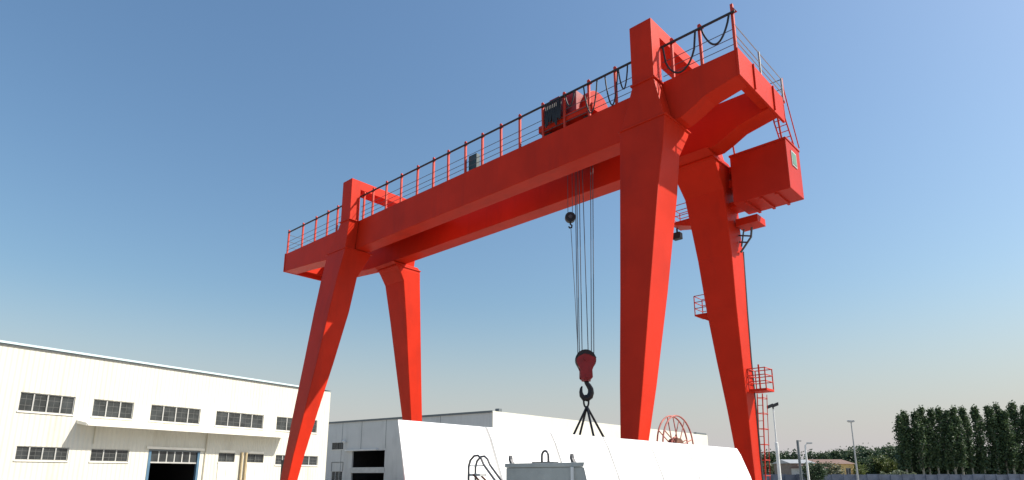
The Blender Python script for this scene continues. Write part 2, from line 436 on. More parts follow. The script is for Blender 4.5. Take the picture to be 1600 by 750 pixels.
# bracket between cab and leg
for za, zb in ((6.42,6.28),(6.12,5.95),(5.62,5.5)):
    m = MB(); m.loft([urect(-5.24,-4.96,12.35,12.75,za), urect(-5.24,-4.96,12.35,12.75,zb)])
    cb(m, 'cab_bracket', M['red'], bevel=0.01)
# landing under the cab with its knee brace
m = MB(); ubox(m, -5.13, -4.66, 12.55, 12.98, 5.14, 5.30)
ld = cb(m, 'landing', M['red'], bevel=0.01)
m = MB()
for k in range(4):
    a = U(-5.12+.06*k, 12.7+.05*k, 5.10); c = U(-5.16, 12.72, 4.62)
m.tube([U(-4.86,12.72,5.1), U(-4.9,12.74,4.9), U(-5.16,12.76,4.62)], 0.04, 8)
m.tube([U(-5.03,12.72,5.1), U(-5.12,12.74,4.74)], 0.03, 8)
m.tube([U(-5.16,12.74,5.0), U(-4.9,12.74,4.92)], 0.03, 8); m.tube([U(-5.16,12.74,4.85), U(-4.98,12.74,4.80)], 0.03, 8)
cb(m, 'knee_brace', M['steel'], ld)

# access platforms and ladders on the rear right leg
def platform(x0, x1, y0, y1, z, rh, under=True):
    m = MB(); ubox(m, x0, x1, y0, y1, z-.035, z)
    if under:
        a = (x0+x1)/2
        m.loft([urect(x0+.03, x1, y0+.02, y1-.02, z-.036), urect(x0+(x1-x0)*.55, x1, y0+.1, y1-.1, z-.15)])
    P = cb(m, 'access_platform', M['red'], bevel=0.008)
    r = MB()
    cs = [(x0+.01,y0+.01),(x0+.01,y1-.01),(x1-.01,y1-.01),(x1-.01,y0+.01)]
    for cx_, cy_ in cs: r.tube([U(cx_,cy_,z), U(cx_,cy_,z+rh)], 0.02, 6)
    for h in (rh*.33, rh*.66, rh):
        for i in range(4): r.tube([U(*cs[i],z+h), U(*cs[(i+1) % 4],z+h)], 0.016, 6)
    cb(r, 'guardrail', M['rail_red'], P)
platform(-6.30, -5.85, 12.75, 13.15, 3.45, .42)
platform(-6.78, -5.95, 12.8, 13.3, 5.74, .40)
# mirror of the tapered support for the right side landing
m = MB(); ubox(m, -5.30, -4.93, 12.9, 13.3, 1.68, 1.73)
P = cb(m, 'access_platform', M['red'], bevel=0.008)
r = MB(); cs = [(-5.29,12.91),(-5.29,13.29),(-4.94,13.29),(-4.94,12.91)]
for cx_, cy_ in cs: r.tube([U(cx_,cy_,1.73), U(cx_,cy_,2.16)], 0.022, 6)
r.tube([U(-5.06,12.91,1.73), U(-5.06,12.91,2.22)], 0.03, 6)
for h in (.15,.28,.42):
    for i in range(4): r.tube([U(*cs[i],1.73+h), U(*cs[(i+1) % 4],1.73+h)], 0.018, 6)
cb(r, 'guardrail', M['rail_red'], P)
r = MB(); r.box(0,0.001,0,0.001,0,0.001) if False else None
def ladder(pa, pb, wx, rungs, cage=True):
    m = MB(); A = Vector(U(*pa)); B = Vector(U(*pb)); dx = Vector((wx*S/2,0,0))
    m.tube([A-dx,B-dx], 0.022, 6); m.tube([A+dx,B+dx], 0.022, 6)
    for k in range(rungs):
        p = A.lerp(B, (k+.5)/rungs); m.tube([p-dx,p+dx], 0.012, 6)
        if cage and k % 2 == 0:
            hp = [p+Vector((dx.x*math.cos(t)*1.15, .65*math.sin(t), 0)) for t in [math.pi*i/8 for i in range(9)]]
            m.tube(hp, 0.014, 5)
    if cage:
        for t in (.25,.5,.75):
            o = Vector((dx.x*math.cos(math.pi*t)*1.15, .65*math.sin(math.pi*t), 0)); m.tube([A+o,B+o], 0.012, 5)
    cb(m, 'ladder', M['rail_red'])
ladder((-5.26,13.36,1.68), (-5.48,13.62,-.55), .11, 14)
ladder((-5.75,13.2,1.7), (-5.85,12.98,3.55), .2, 12)
ladder((-5.75,13.02,3.56), (-5.85,12.95,5.74), .2, 12)
m = MB(); m.tube([U(-5.19,12.975,4.7), U(-5.245,13.05,3.4), U(-5.295,13.15,2.4), U(-5.355,13.33,1.33), U(-5.41,13.49,-.1)], 0.035, 8)
cb(m, 'conduit', M['steel'])
m = MB(); ubox(m, -6.86, -6.66, 13.0, 13.16, 5.42, 5.58); ubox(m, -6.78,-6.74,13.06,13.1,5.58,5.70)
cb(m, 'floodlight', M['black'], bevel=0.03)

# cable reel by the front right leg
cen = U(-5.28, 9.70, 0.47); Rr = .505*S
m = MB()
for dx in (-.09,.09):
    m.tube([cen+Vector((dx, Rr*math.cos(t), Rr*math.sin(t))) for t in [2*math.pi*i/40 for i in range(40)]], 0.024, 8, closed=True)
m.tube([cen+Vector((0, .3*Rr*math.cos(t), .3*Rr*math.sin(t))) for t in [2*math.pi*i/24 for i in range(24)]], 0.03, 8, closed=True)
reel = cb(m, 'cable_reel', M['reel_paint'])
m = MB(); m.tube([cen+Vector((-.14,0,0)), cen+Vector((.14,0,0))], .27*Rr, 20); cb(m, 'hub', M['rust'], reel)
for k in range(8):
    t = math.pi*2*(k+.35)/8; m = MB()
    for dx in (-.09,.09):
        m.tube([cen+Vector((dx, .25*Rr*math.cos(t), .25*Rr*math.sin(t))), cen+Vector((dx, Rr*math.cos(t), Rr*math.sin(t)))], 0.016, 6)
    cb(m, 'spoke', M['reel_paint'], reel)
m = MB(); m.box(cen.x-.22, cen.x-.15, cen.y-.1, cen.y+.1, U(0,0,-.185).z, cen.z+.1); m.tube([cen+Vector((-.2,0,0)), cen+Vector((.15,0,0))], .06, 10)
cb(m, 'stand', M['red'], reel)

# ------------------------------------------------------------------ trolley
TO = U(-7.85, 10.93, 7.47)
trolley = thing('hoist_trolley', 'dark red hoist trolley with rounded drum hood riding on top of the crane girders', 'hoist trolley', TO)
def tb(mb, name, m, parent=None, **k): return mb.build(name, m, parent or trolley, TO, **k)
m = MB(); ubox(m, -8.45, -6.95, 10.05, 10.25, 7.56, 7.72); ubox(m, -8.45, -6.95, 11.6, 11.8, 7.56, 7.72)
for x in (-8.42,-7.9,-7.15): ubox(m, x, x+.18, 10.251, 11.599, 7.57, 7.71)
tb(m, 'chassis', M['red'], bevel=0.01)
for x in (-8.28,-7.2):
    for y in (10.225,11.645):
        c = U(x,y,7.56); m = MB(); m.tube([c+Vector((0,-.08,0)), c+Vector((0,.08,0))], .16, 18); tb(m, 'wheel', M['steel'])
m = MB(); a = U(-8.28,10.80,8.0); c = U(-7.30,10.80,8.0); m.tube([a,c], .80, 36)
dr = tb(m, 'drum_hood', M['red_cab'], bevel=0.02)
m = MB(); ubox(m, -8.32, -7.44, 10.14, 10.42, 7.72, 8.27); ubox(m, -8.25, -7.95, 10.2, 10.4, 8.27, 8.38); ubox(m, -7.85, -7.6, 10.2, 10.4, 8.27, 8.33); tb(m, 'hoist_housing', M['block_red'], bevel=0.03)
m = MB(); ubox(m, -8.34, -8.12, 10.06, 10.135, 7.72, 8.12); tb(m, 'gearbox', M['hook'], bevel=0.03)
m = MB(); m.tube([U(-8.5,11.3,7.95), U(-7.9,11.3,7.95)], .38, 24); tb(m, 'motor', M['steel'], bevel=0.02)
m = MB(); ubox(m, -7.85, -7.45, 11.0, 11.6, 7.72, 8.3); tb(m, 'electrical_cabinet', M['red_cab'], bevel=0.02)
m = MB(); ubox(m, -8.2, -7.5, 10.6, 11.25, 7.1, 7.4); ubox(m, -8.1,-8.0,10.8,11.1,7.4,7.58); ubox(m, -7.7,-7.6,10.8,11.1,7.4,7.58)
for k in range(4):
    x = -8.15+.18*k; m.tube([U(x,10.93,7.06)+Vector((-.03,0,0)), U(x,10.93,7.06)+Vector((.03,0,0))], .22, 20)
tb(m, 'upper_sheaves', M['hook'])

# ------------------------------------------------------------------ hook block with its ropes
HP = U(-7.955, 10.935, 2.62)
hb = thing('hook_block', 'big dark red hook block with black hook hanging on six ropes under the crane', 'hook block', HP)
def hbuild(mb, name, m, parent=None, **k): return mb.build(name, m, parent or hb, HP, **k)
rt = Vector((0.73507741, 0.67798319, 0))           # block faces the camera side of the yard
def H(r, f, z): return HP+rt*r+FW*f+Vector((0,0,z))
def plate(outline, f0, f1):
    mb = MB(); k = len(outline)
    vs = [H(a,f0,z) for a, z in outline]+[H(a,f1,z) for a, z in outline]
    fs = [tuple(range(k))[::-1], tuple(range(k,2*k))]+[(i,(i+1) % k,k+(i+1) % k,k+i) for i in range(k)]
    mb.add(vs, fs); return mb
out = []
for i in range(13):
    t = math.pi*(1.10*i/12-.05); out.append((.36*math.cos(t), -.40+.29*math.sin(t)))
out += [(-.345,-.52),(-.26,-.68),(-.22,-.78),(-.23,-1.05),(-.17,-1.12),(.17,-1.12),(.23,-1.05),(.22,-.78),(.26,-.68),(.345,-.52)]
hbuild(plate(out, -.22, -.16), 'side_plate', M['block_red'], bevel=0.015)
hbuild(plate(out, .16, .22), 'side_plate', M['block_red'], bevel=0.015)
m = MB()
for f in (-.12,-.03,.06): m.tube([H(0,f,-.38), H(0,f+.07,-.38)], .385, 28)
hbuild(m, 'sheave', M['hook'])
cap = [(-.375,-.36),(-.33,-.18),(-.14,-.05),(.04,-.02),(.27,-.13),(.385,-.34),(.30,-.30),(.14,-.21),(-.05,-.17),(-.24,-.25)]
for f_ in (-.236, .222): hbuild(plate(cap, f_, f_+.014), 'rope_guard', M['hook'])
for z_, r_, w_ in ((-.38,.07,.26),(-1.0,.06,.25)):
    m = MB(); m.tube([H(0,-w_,z_), H(0,w_,z_)], r_, 14); hbuild(m, 'pin', M['block_red'])
m = MB(); m.tube([H(0,0,-1.18), H(0,0,-.8)], .17, 18); hbuild(m, 'swivel', M['block_red'])
hk = [(0,-1.12),(.02,-1.24),(.09,-1.34),(.155,-1.46),(.165,-1.60),(.12,-1.73),(.02,-1.81),(-.10,-1.79),(-.18,-1.70),(-.205,-1.57),(-.19,-1.44),(-.155,-1.36)]
hr = [.09,.085,.095,.105,.115,.125,.125,.11,.085,.065,.05,.025]
m = MB(); m.tube([H(a,0,z) for a, z in hk], hr, 12); hbuild(m, 'hook', M['hook'], smooth=True)
for bx, tx in ((-.29,-8.10),(-.22,-8.06),(-.12,-7.99),(.10,-7.90),(.22,-7.66),(.31,-7.60)):
    m = MB(); m.tube([H(bx,random.uniform(-.1,.1),-.38), U(tx,10.93,7.05)], 0.016, 6)
    hbuild(m, 'hoist_rope', M['rope'])

# auxiliary hook drawn up under the girder
AP = U(-8.277, 10.935, 5.74)
ax = thing('auxiliary_hook', 'small round black auxiliary hook pulled up close under the girder', 'crane hook', AP)
m = MB(); m.tube([AP-FW*.12, AP+FW*.12], .21, 24); m.build('pulley', M['hook'], ax, AP, bevel=0.03)
m = MB(); m.tube([AP-FW*.14, AP+FW*.14], .08, 14); m.build('axle_cap', M['steel'], ax, AP)
m = MB(); m.tube([AP+Vector((0,0,-.2))+rt*a+Vector((0,0,z)) for a, z in ((0,.05),(0,-.08),(.06,-.14),(.05,-.22),(-.03,-.24),(-.07,-.18))], .035, 8); m.build('hook', M['hook'], ax, AP)
for dx in (-.09,.09):
    m = MB(); m.tube([AP+rt*dx, U(-8.25,10.93,7.1)+rt*dx], .012, 6); m.build('hoist_rope', M['rope'], ax, AP)
m = MB(); m.tube([AP+Vector((.02,0,-.4)), U(-8.2,10.935,4.0), U(-8.145,10.935,2.45)], .012, 6); m.build('tag_line', M['rope'], ax, AP)

# four-leg sling on the hook
SP = H(0,0,-1.72)
sl = thing('lifting_sling', 'four-legged chain sling spreading down from the black crane hook', 'sling', SP)
m = MB(); m.tube([SP+rt*(.09*math.cos(t)-.02)+Vector((0,0,-.20+.22*math.sin(t))) for t in [2*math.pi*i/20 for i in range(20)]], .035, 8, closed=True)
m.build('master_link', M['hook'], sl, SP)
top = SP+Vector((0,0,-.38))
for a, f, dz in ((-.56,-.1,-1.12),(-.27,.45,-1.12),(.16,-.5,-1.14),(.62,.1,-1.16)):
    e = top+rt*a+FW*f+Vector((0,0,dz)); m = MB()
    m.tube([top, e], .042, 6)
    L = m.build('sling_leg', M['hook'], sl, SP)
    m = MB(); m.tube([e, e+Vector((0,0,-.09)), e+rt*.07+Vector((0,0,-.16)), e+rt*.09+Vector((0,0,-.06))], .03, 8)
    m.build('end_hook', M['hook'], L, SP)

# ------------------------------------------------------------------ white shell section
SH = Vector((-7.52, 5.74, 0)); sa = R(92.61)
shell = thing('hull_section', 'long curved white shell section with panel seams lying beside the crane legs', 'hull section', SH, sa)
prof = [(1.25,0.0),(1.25,.7),(1.12,1.5),(.75,2.1),(.30,2.36),(.05,2.40),(-.03,2.385),(-.13,2.2),(-.36,1.6),(-.48,1.15),(-.54,.6),(-.54,0.0)]   # +y is the far side
cuts = [-.02,1.84,3.62,5.44,7.35,9.25,11.0,12.7]
def profring(x, skew, d=0.0, end=0.0):
    return [(x+skew*(2.4-z)+(end*(.86 if y > 0 else .80)*y+end*.19*(2.4-z) if end else 0), y+(d if y < 0 else -d), max(z-d*.6, 0)) for y, z in prof]
for i in range(len(cuts)-1):
    m = MB(); a = cuts[i]+(.03 if i else 0); c = cuts[i+1]-(.03 if i < len(cuts)-2 else 0)
    ra = profring(a, 0.0, end=1.0 if i == 0 else 0); rb_ = profring(c, 0.0, end=.0)
    m.loft([ra, rb_])
    m.build('shell_panel', M['white'], shell, bevel=0.008)
m = MB(); m.loft([profring(1.3,0,.008), profring(12.6,0,.008)]); m.build('seam_core', M['seam'], shell)

# grey ballast block with lifting eyes
BX = Vector((-4.9, 6.3, 0))
bk = thing('ballast_block', 'weathered grey concrete block with lifting eyes in front of the white shell', 'concrete block', BX)
def bb(mb, name, m, parent=None, **k): return mb.build(name, m, parent or bk, BX, **k)
m = MB()
def slab(z, x0, x1, y0, y1): return [(x0,y0,z),(x1,y0,z),(x1-.42,y1,z),(x0+.05,y1,z)]
m.loft([slab(0,-5.48,-3.86,5.83,6.35), slab(1.70,-5.48,-4.30,5.83,6.15)])
bb(m, 'block', M['concrete'], bevel=0.012)
m = MB(); m.loft([slab(1.701,-5.49,-4.30,5.82,6.155), slab(1.75,-5.49,-4.285,5.82,6.155)]); bb(m, 'top_plate', M['concrete'], bevel=0.006)
m = MB(); m.box(-4.465,-4.435,5.80,5.826,0.1,1.70); bb(m, 'corner_post', M['pole_white'])
def eye(x, y, h, w_):
    m = MB(); pts = [(x-w_,y,1.75),(x-w_,y,1.75+h*.55)]+[(x-w_*math.cos(t), y, 1.75+h*.55+h*.45*math.sin(t)) for t in [math.pi*i/8 for i in range(1,8)]]+[(x+w_,y,1.75+h*.55),(x+w_,y,1.75)]
    m.tube(pts, .014, 8); return m
bb(eye(-4.93,5.92,.14,.05), 'lifting_eye', M['steel'])
for x in (-5.47,-4.52):
    m = MB(); m.loft([[(x-.015,5.9,1.75),(x+.03,5.9,1.75),(x+.03,5.95,1.75),(x-.015,5.95,1.75)], [(x-.035,5.9,1.80),(x+.0,5.9,1.80),(x+.0,5.95,1.80),(x-.035,5.95,1.80)], [(x-.025,5.9,1.85),(x-.01,5.9,1.85),(x-.01,5.95,1.85),(x-.025,5.95,1.85)]])
    bb(m, 'lifting_lug', M['steel'], bevel=0.005)
m = MB(); m.box(-5.12,-4.78,5.90,5.98,1.751,1.765); bb(m, 'eye_plate', M['steel'])

# boarding ladder with hooped handrail
LD = Vector((-6.05, 6.2, 0))
bl = thing('boarding_ladder', 'thin grey boarding ladder with hooped handrail leaning by the white shell', 'ladder', LD)
OFF = FW*.34+rt*.07
base_pts = [(-6.20,0),(-6.21,1.72),(-6.18,1.80),(-6.11,1.855),(-6.04,1.86),(-5.98,1.82),(-5.93,1.74),(-5.72,1.54),(-5.0,0)]
for k_ in (0, 1):
    m = MB(); m.tube([Vector((x,5.9,z))+OFF*k_ for x, z in base_pts], .015, 8)
    m.build('handrail', M['steel'], bl, LD)
for k_ in (0, 1):
    m = MB(); m.tube([Vector((x,5.9,z))+OFF*k_ for x, z in ((-6.12,1.62),(-5.80,1.40),(-5.12,0))], .014, 6)
    m.build('stringer', M['rust'], bl, LD)
m = MB()
for k in range(8):
    t = k/8; p = Vector((-5.80+.68*t,5.9,1.40*(1-t))); m.tube([p, p+OFF], .012, 6)
m.build('rung', M['rust'], bl, LD)
m = MB(); m.loft([[Vector((-6.2,5.9,z)),Vector((-6.0,5.9,z)),Vector((-6.0,5.9,z))+OFF,Vector((-6.2,5.9,z))+OFF] for z in (1.60,1.63)])
m.build('step_plate', M['galv'], bl, LD)
m = MB(); m.tube([(-6.21,5.9,1.73),(-5.95,5.9,1.73)], .008, 6); m.build('guard_bar', M['galv'], bl, LD)

# ------------------------------------------------------------------ walls with openings
def wall(u0, u1, v0, v1, holes, reveal, mi=0, y=0.0):
    us = sorted({u0,u1}|{h[0] for h in holes}|{h[1] for h in holes}); vs = sorted({v0,v1}|{h[2] for h in holes}|{h[3] for h in holes})
    m = MB()
    for i in range(len(us)-1):
        for j in range(len(vs)-1):
            cu = (us[i]+us[i+1])/2; cv = (vs[j]+vs[j+1])/2
            if any(h[0] < cu < h[1] and h[2] < cv < h[3] for h in holes): continue
            m.add([(us[i],y,vs[j]),(us[i+1],y,vs[j]),(us[i+1],y,vs[j+1]),(us[i],y,vs[j+1])], [(3,2,1,0)], mi)
    for a, b_, c, d in holes:
        for p, q in (((a,c),(b_,c)),((b_,c),(b_,d)),((b_,d),(a,d)),((a,d),(a,c))):
            m.add([(p[0],y,p[1]),(q[0],y,q[1]),(q[0],y-reveal,q[1]),(p[0],y-reveal,p[1])], [(0,1,2,3)], mi)
    return m
def window(parent, u0, u1, v0, v1, nd, y=0.0, fm='frame', pane_jit=True, rows=2):
    m = MB(); t = .055; y0, y1 = y-.14, y-.06
    m.box(u0+.003,u1-.003,y0,y1,v0+.003,v0+t); m.box(u0+.003,u1-.003,y0,y1,v1-t,v1-.003)
    m.box(u0+.003,u0+t,y0+.002,y1-.002,v0+t,v1-t); m.box(u1-t,u1-.003,y0+.002,y1-.002,v0+t,v1-t)
    for k in range(1, nd):
        u = u0+(u1-u0)*k/nd; m.box(u-.035,u+.035,y0+.002,y1+.01,v0+t,v1-t)
    f = m.build('window', M[fm], parent)
    g_ = MB(); g_.box(u0+t,u1-t,y-.12,y-.11,v0+t,v1-t); g_.build('pane', M['glass'], f)
    b_ = MB()
    for k in range(nd):
        ua = u0+(u1-u0)*k/nd+.04; ub = u0+(u1-u0)*(k+1)/nd-.04
        for r_ in range(1, rows+1): b_.box(ua, ub, y-.108, y-.10, v0+(v1-v0)*r_/(rows+1)-.014, v0+(v1-v0)*r_/(rows+1)+.014)
        b_.box((ua+ub)/2-.012, (ua+ub)/2+.012, y-.1095, y-.101, v0+t, v1-t)
    b_.build('glazing_bar', M['frame_dark'], f)
    s = MB(); s.box(u0-.05,u1+.05,y+.002,y+.06,v0-.07,v0-.003); s.build('sill', M['cream_trim'], f)

# cream warehouse on the left; local x runs along the facade from its far corner, local y points out of it
WO = Vector((-54.674, 33.363, 0)); wa = R(-77.364)
wh = thing('warehouse', 'long cream two-storey warehouse with rows of dark windows and a canopy', 'warehouse', WO, wa)
HT = 9.5
ups = [(22.39,25.55,4),(18.51,21.24,3),(13.31,17.26,4),(7.37,11.93,4),(1.30,5.99,4),(28.0,32.0,4)]
los = [(22.29,25.26,4),(18.40,20.93,3),(4.2,5.77,2),(.93,3.0,2),(28.0,31.5,4)]
smalls = [(9.85,11.35,2),(7.02,8.66,2)]
holes = [(a,b_,5.50,6.68) for a, b_, k in ups]+[(a,b_,2.55,3.40) for a, b_, k in los]+[(a,b_,2.70,3.40) for a, b_, k in smalls]+[(12.97,17.01,0.0,3.50)]
m = wall(-.12, 36, 0, HT, holes, .2)
m.add([(-.12,0,0),(-.12,0,HT),(-.12,-26,HT),(-.12,-26,0)], [(0,1,2,3)]); m.add([(36,0,0),(36,0,HT),(36,-26,HT),(36,-26,0)], [(3,2,1,0)])
m.add([(-.12,-26,0),(-.12,-26,HT),(36,-26,HT),(36,-26,0)], [(0,1,2,3)])
m.build('wall', M['cream'], wh)
m = MB(); m.add([(-.2,0.12,HT+.10),(36.1,.12,HT+.10),(36.1,-13,HT+1.0),(-.2,-13,HT+1.0),(36.1,-26.2,HT+.10),(-.2,-26.2,HT+.10)], [(0,1,2,3),(3,2,4,5)])
rf = m.build('roof', M['roof'], wh)
m = MB(); m.box(2.6,36.12,.03,.16,HT+.0,HT+.13); m.build('roof_edge', M['pale_blue'], rf)
m = MB(); m.box(2.62,36.1,.002,.10,HT-.09,HT-.002); m.build('gutter', M['dark_trim'], rf)
for a, b_, k in ups: window(wh, a, b_, 5.50, 6.68, k)
for a, b_, k in los: window(wh, a, b_, 2.55, 3.40, k)
for a, b_, k in smalls: window(wh, a, b_, 2.70, 3.40, k, fm='frame_dark')
# canopy
m = MB(); m.loft([[(5.33,.002,4.98),(5.33,1.30,4.78),(5.33,1.30,4.98),(5.33,.002,5.20)], [(22.12,.002,4.98),(22.12,1.30,4.78),(22.12,1.30,4.98),(22.12,.002,5.20)]])
cn = m.build('canopy', M['cream_trim'], wh, bevel=0.02)
m = MB(); m.box(5.4,22.05,1.303,1.36,4.80,4.93); m.build('canopy_edge', M['cream_trim'], cn)
# big doorway: dark interior, lintel, blue jambs, transom window
m = MB()
m.add([(12.0,-.2,0),(18.0,-.2,0),(18.0,-9,0),(12.0,-9,0),(12.0,-.2,3.6),(18.0,-.2,3.6),(18.0,-9,3.6),(12.0,-9,3.6)], [(4,7,6,5),(3,2,6,7),(0,3,7,4),(2,1,5,6)])
dw = m.build('doorway', M['dark'], wh)
m = MB(); m.box(12.973,13.16,-.19,.03,.0,3.38); m.build('door_jamb', M['blue'], dw)
m = MB(); m.box(16.82,17.007,-.19,.03,.0,3.38); m.build('door_jamb', M['blue'], dw)
m = MB(); m.box(12.973,17.007,-.19,.03,3.381,3.497); m.build('door_header', M['dark_trim'], dw)
m = MB(); m.box(12.7,17.25,.002,.14,3.505,3.68); m.build('lintel', M['cream_trim'], dw)
m = MB(); m.box(13.165,16.815,-.10,-.04,2.52,2.62)
for k in range(1,6):
    u = 13.165+3.65*k/6; m.box(u-.04,u+.04,-.10,-.04,2.62,3.38)
tw = m.build('transom_window', M['frame'], dw)
m = MB(); m.box(13.165,16.815,-.08,-.07,2.62,3.38); m.build('pane', M['glass'], tw)
# doors beneath the small windows, lintels, pipes
for a, b_, k in smalls:
    m = MB(); m.box(a+.02,b_-.02,.003,.05,.02,2.64); m.box(a+.02,b_-.02,.003,.04,3.44,3.62)
    d_ = m.build('door', M['cream_trim'], wh, bevel=0.01)
    m = MB(); m.box((a+b_)/2-.012,(a+b_)/2+.012,.051,.06,.05,2.62); m.box(a+.2,a+.26,.051,.11,1.0,1.12); m.build('handle', M['dark_trim'], d_)
for u in (8.85,9.25):
    m = MB(); m.tube([(u,.12,0),(u,.12,3.5)], .09, 10); m.build('pipe', M['wood'], wh)
m = MB(); m.tube([(12.6,.08,0),(12.55,.08,4.9)], .035, 8); m.build('downpipe', M['soffit'], wh)
m = MB(); m.tube([(20.9,.06,3.7),(20.9,.06,5.0)], .03, 8); m.build('downpipe', M['soffit'], wh)

# grey and white hall behind
GO = Vector((-48.917, 49.958, 0)); ga = R(-172.314)
gh = thing('industrial_hall', 'big low hall with shaded grey front, open garage doorway and sunlit white side', 'industrial hall', GO, ga)
GH = 8.5; sk = math.tan(R(5.2))
holes = [(16.3,22.1,2.66,4.67),(16.3,22.1,0.0,1.98),(23.9,26.1,4.95,5.82),(23.8,25.85,0.0,2.2)]
wall(0, 34, 0, GH, holes, .22).build('wall', M['grey_clad'], gh)
SL = 55.7; dvx, dvy = math.cos(R(92.486)-ga), math.sin(R(92.486)-ga)
e = (dvx*SL, dvy*SL)
m = MB(); m.add([(0,0,0),(e[0],e[1],0),(e[0],e[1],GH),(0,0,GH)], [(0,1,2,3)]); m.add([(e[0],e[1],0),(34,e[1],0),(34,e[1],GH),(e[0],e[1],GH)], [(0,1,2,3)]); m.add([(34,0,0),(34,e[1],0),(34,e[1],GH),(34,0,GH)], [(0,1,2,3)])
m.build('side_wall', M['white_clad'], gh)
m = MB(); m.add([(0,0,GH-.02),(34,0,GH-.02),(34,e[1],GH-.02),(e[0],e[1],GH-.02)], [(0,1,2,3)]); rf = m.build('roof', M['roof'], gh)
m = MB(); m.box(-.02,34,.003,.14,GH-.16,GH+.05); m.build('roof_edge', M['dark_trim'], rf)
for v, nm in (((51.3,55.3),'roof_vent'),((1.0,1.5),'roof_vent')):
    a, c = v; p = [(dvx*a,dvy*a),(dvx*c,dvy*c)]
    m = MB(); h_ = .28 if a > 10 else .34
    m.add([(p[0][0],p[0][1],GH-.01),(p[1][0],p[1][1],GH-.01),(p[1][0]+.5,p[1][1],GH-.01),(p[0][0]+.5,p[0][1],GH-.01),(p[0][0],p[0][1],GH+h_),(p[1][0],p[1][1],GH+h_),(p[1][0]+.5,p[1][1],GH+h_),(p[0][0]+.5,p[0][1],GH+h_)],
          [(4,5,6,7),(0,1,5,4),(1,2,6,5),(2,3,7,6),(3,0,4,7)])
    m.build('roof_vent', M['dark_trim'], gh)
m = MB(); m.add([(15.8,-.22,0),(22.6,-.22,0),(22.6,-9,0),(15.8,-9,0),(15.8,-.22,5),(22.6,-.22,5),(22.6,-9,5),(15.8,-9,5)], [(4,7,6,5),(3,2,6,7),(0,3,7,4),(2,1,5,6)])
dw = m.build('garage_doorway', M['dark'], gh)
m = MB(); m.box(16.2,22.3,.004,.10,2.0,2.62); m.build('door_beam', M['pale_wall'], dw)
m = MB(); m.box(17.5,23.2,.004,.35,4.70,4.86); m.build('lintel', M['pole_white'], dw)
window(gh, 23.9, 26.1, 4.95, 5.82, 2, fm='frame_dark')
window(gh, 23.8, 25.85, 0.6, 2.2, 3)
m = MB(); m.box(23.7,25.9,.01,.06,3.3,3.37); m.tube([(23.72,.05,2.2),(23.72,.05,3.35)], .03, 6); m.tube([(25.88,.05,2.2),(25.88,.05,3.35)], .03, 6); m.build('awning_frame', M['dark_trim'], gh)
m = MB(); m.tube([(23.45,.02,5.9),(23.45,.30,5.95)], .05, 8); m.tube([(23.45,.25,5.78),(23.45,.45,6.02)], .17, 12); m.build('wall_lamp', M['pole_white'], gh)
for u in (7.5,12.2,16.26,20.6,24.2,28.5):
    m = MB(); m.box(u-.03,u+.03,.003,.012,4.9 if 15.5 < u < 23 else .1,GH-.17); m.build('panel_joint', M['dark_trim'], gh)

# ------------------------------------------------------------------ fence, poles
FA = Vector((-55.0, 101.6, 0)); FB = Vector((8.0, 159.8, 0))
fd = (FB-FA); fl = fd.length; fang = math.atan2(fd.y, fd.x)
fn = thing('fence', 'long blue grey sheet fence running along the edge of the yard', 'fence', FA, fang)
k = int(fl/2.0)
for i in range(k):
    m = MB()
    dy = .012*((i*7) % 3); m.box(i*2.0+.02, i*2.0+1.98, dy, dy+.04, .1, 1.86+.04*((i*5) % 3))
    m.build('panel', M['fence'], fn)
for i in range(k+1):
    m = MB(); m.box(i*2.0-.05,i*2.0+.05,-.06,-.005,0,1.98); m.build('post', M['fence'], fn)

def pole(name, x, y, h, r0, r1, label, m_, split=None, head='flood'):
    t = thing(name, label, 'light pole', (x,y,0))
    mb = MB()
    if split: mb.tube([(0,0,0),(0,0,split),(0,0,split+.05),(0,0,h)], [r0,r0,r1,r1*.9], 12)
    else: mb.tube([(0,0,0),(0,0,h)], [r0,r1], 12)
    mb.build('pole', m_, t)
    return t
t = pole('light_pole', -22.75, 60.65, 7.85, .15, .07, 'white floodlight pole with thick lower part nearest the red crane leg', M['pole_white'], split=4.6)
m = MB(); a = Vector((0,0,7.95))
for d_ in (-.28,.22):
    c = a+rt*d_+Vector((0,0,.12*(d_ > 0))); m.loft([[c+rt*sx*.25+FW*sf*.18+Vector((0,0,dz+.10*sx)) for sx, sf in ((-1,-1),(1,-1),(1,1),(-1,1))] for dz in (-.14,.16)])
m.tube([Vector((0,0,7.7)), a], .07, 8); m.build('floodlight', M['black'], t, bevel=0.02)
t = pole('light_pole', -21.9, 81.85, 7.7, .11, .06, 'slim grey light pole in front of the dark low trees', M['galv'])
m = MB(); a = Vector((0,0,7.78)); m.loft([[a+rt*sx*w_+FW*sf*.2+Vector((0,0,dz)) for sx, sf in ((-1,-1),(1,-1),(1,1),(-1,1))] for dz, w_ in ((-.10,.22),(.05,.42),(.15,.30))]); m.build('lamp_head', M['galv'], t, bevel=0.03)
t = pole('light_pole', -28.4, 82.6, 5.9, .16, .15, 'dark grey square-topped post beside the white twin post', M['dark_trim'])
m = MB(); a = Vector((0,0,5.82)); m.tube([a, a+rt*.45], .06, 8); m.build('arm', M['dark_trim'], t)
t = pole('light_pole', -27.75, 83.2, 5.3, .16, .10, 'white lamp post with a lamp arm pointing right next to the dark post', M['pole_white'])
m = MB(); a = Vector((0,0,5.28)); m.tube([a, a+rt*.35+Vector((0,0,.25))], .05, 8); m.build('arm', M['pole_white'], t)
m = MB(); a = Vector((0,0,5.55))+rt*.55; m.loft([[a+rt*sx*w_+FW*sf*.14+Vector((0,0,dz)) for sx, sf in ((-1,-1),(1,-1),(1,1),(-1,1))] for dz, w_ in ((-.10,.2),(.02,.38),(.10,.25))]); m.build('lamp_head', M['galv'], t, bevel=0.02)

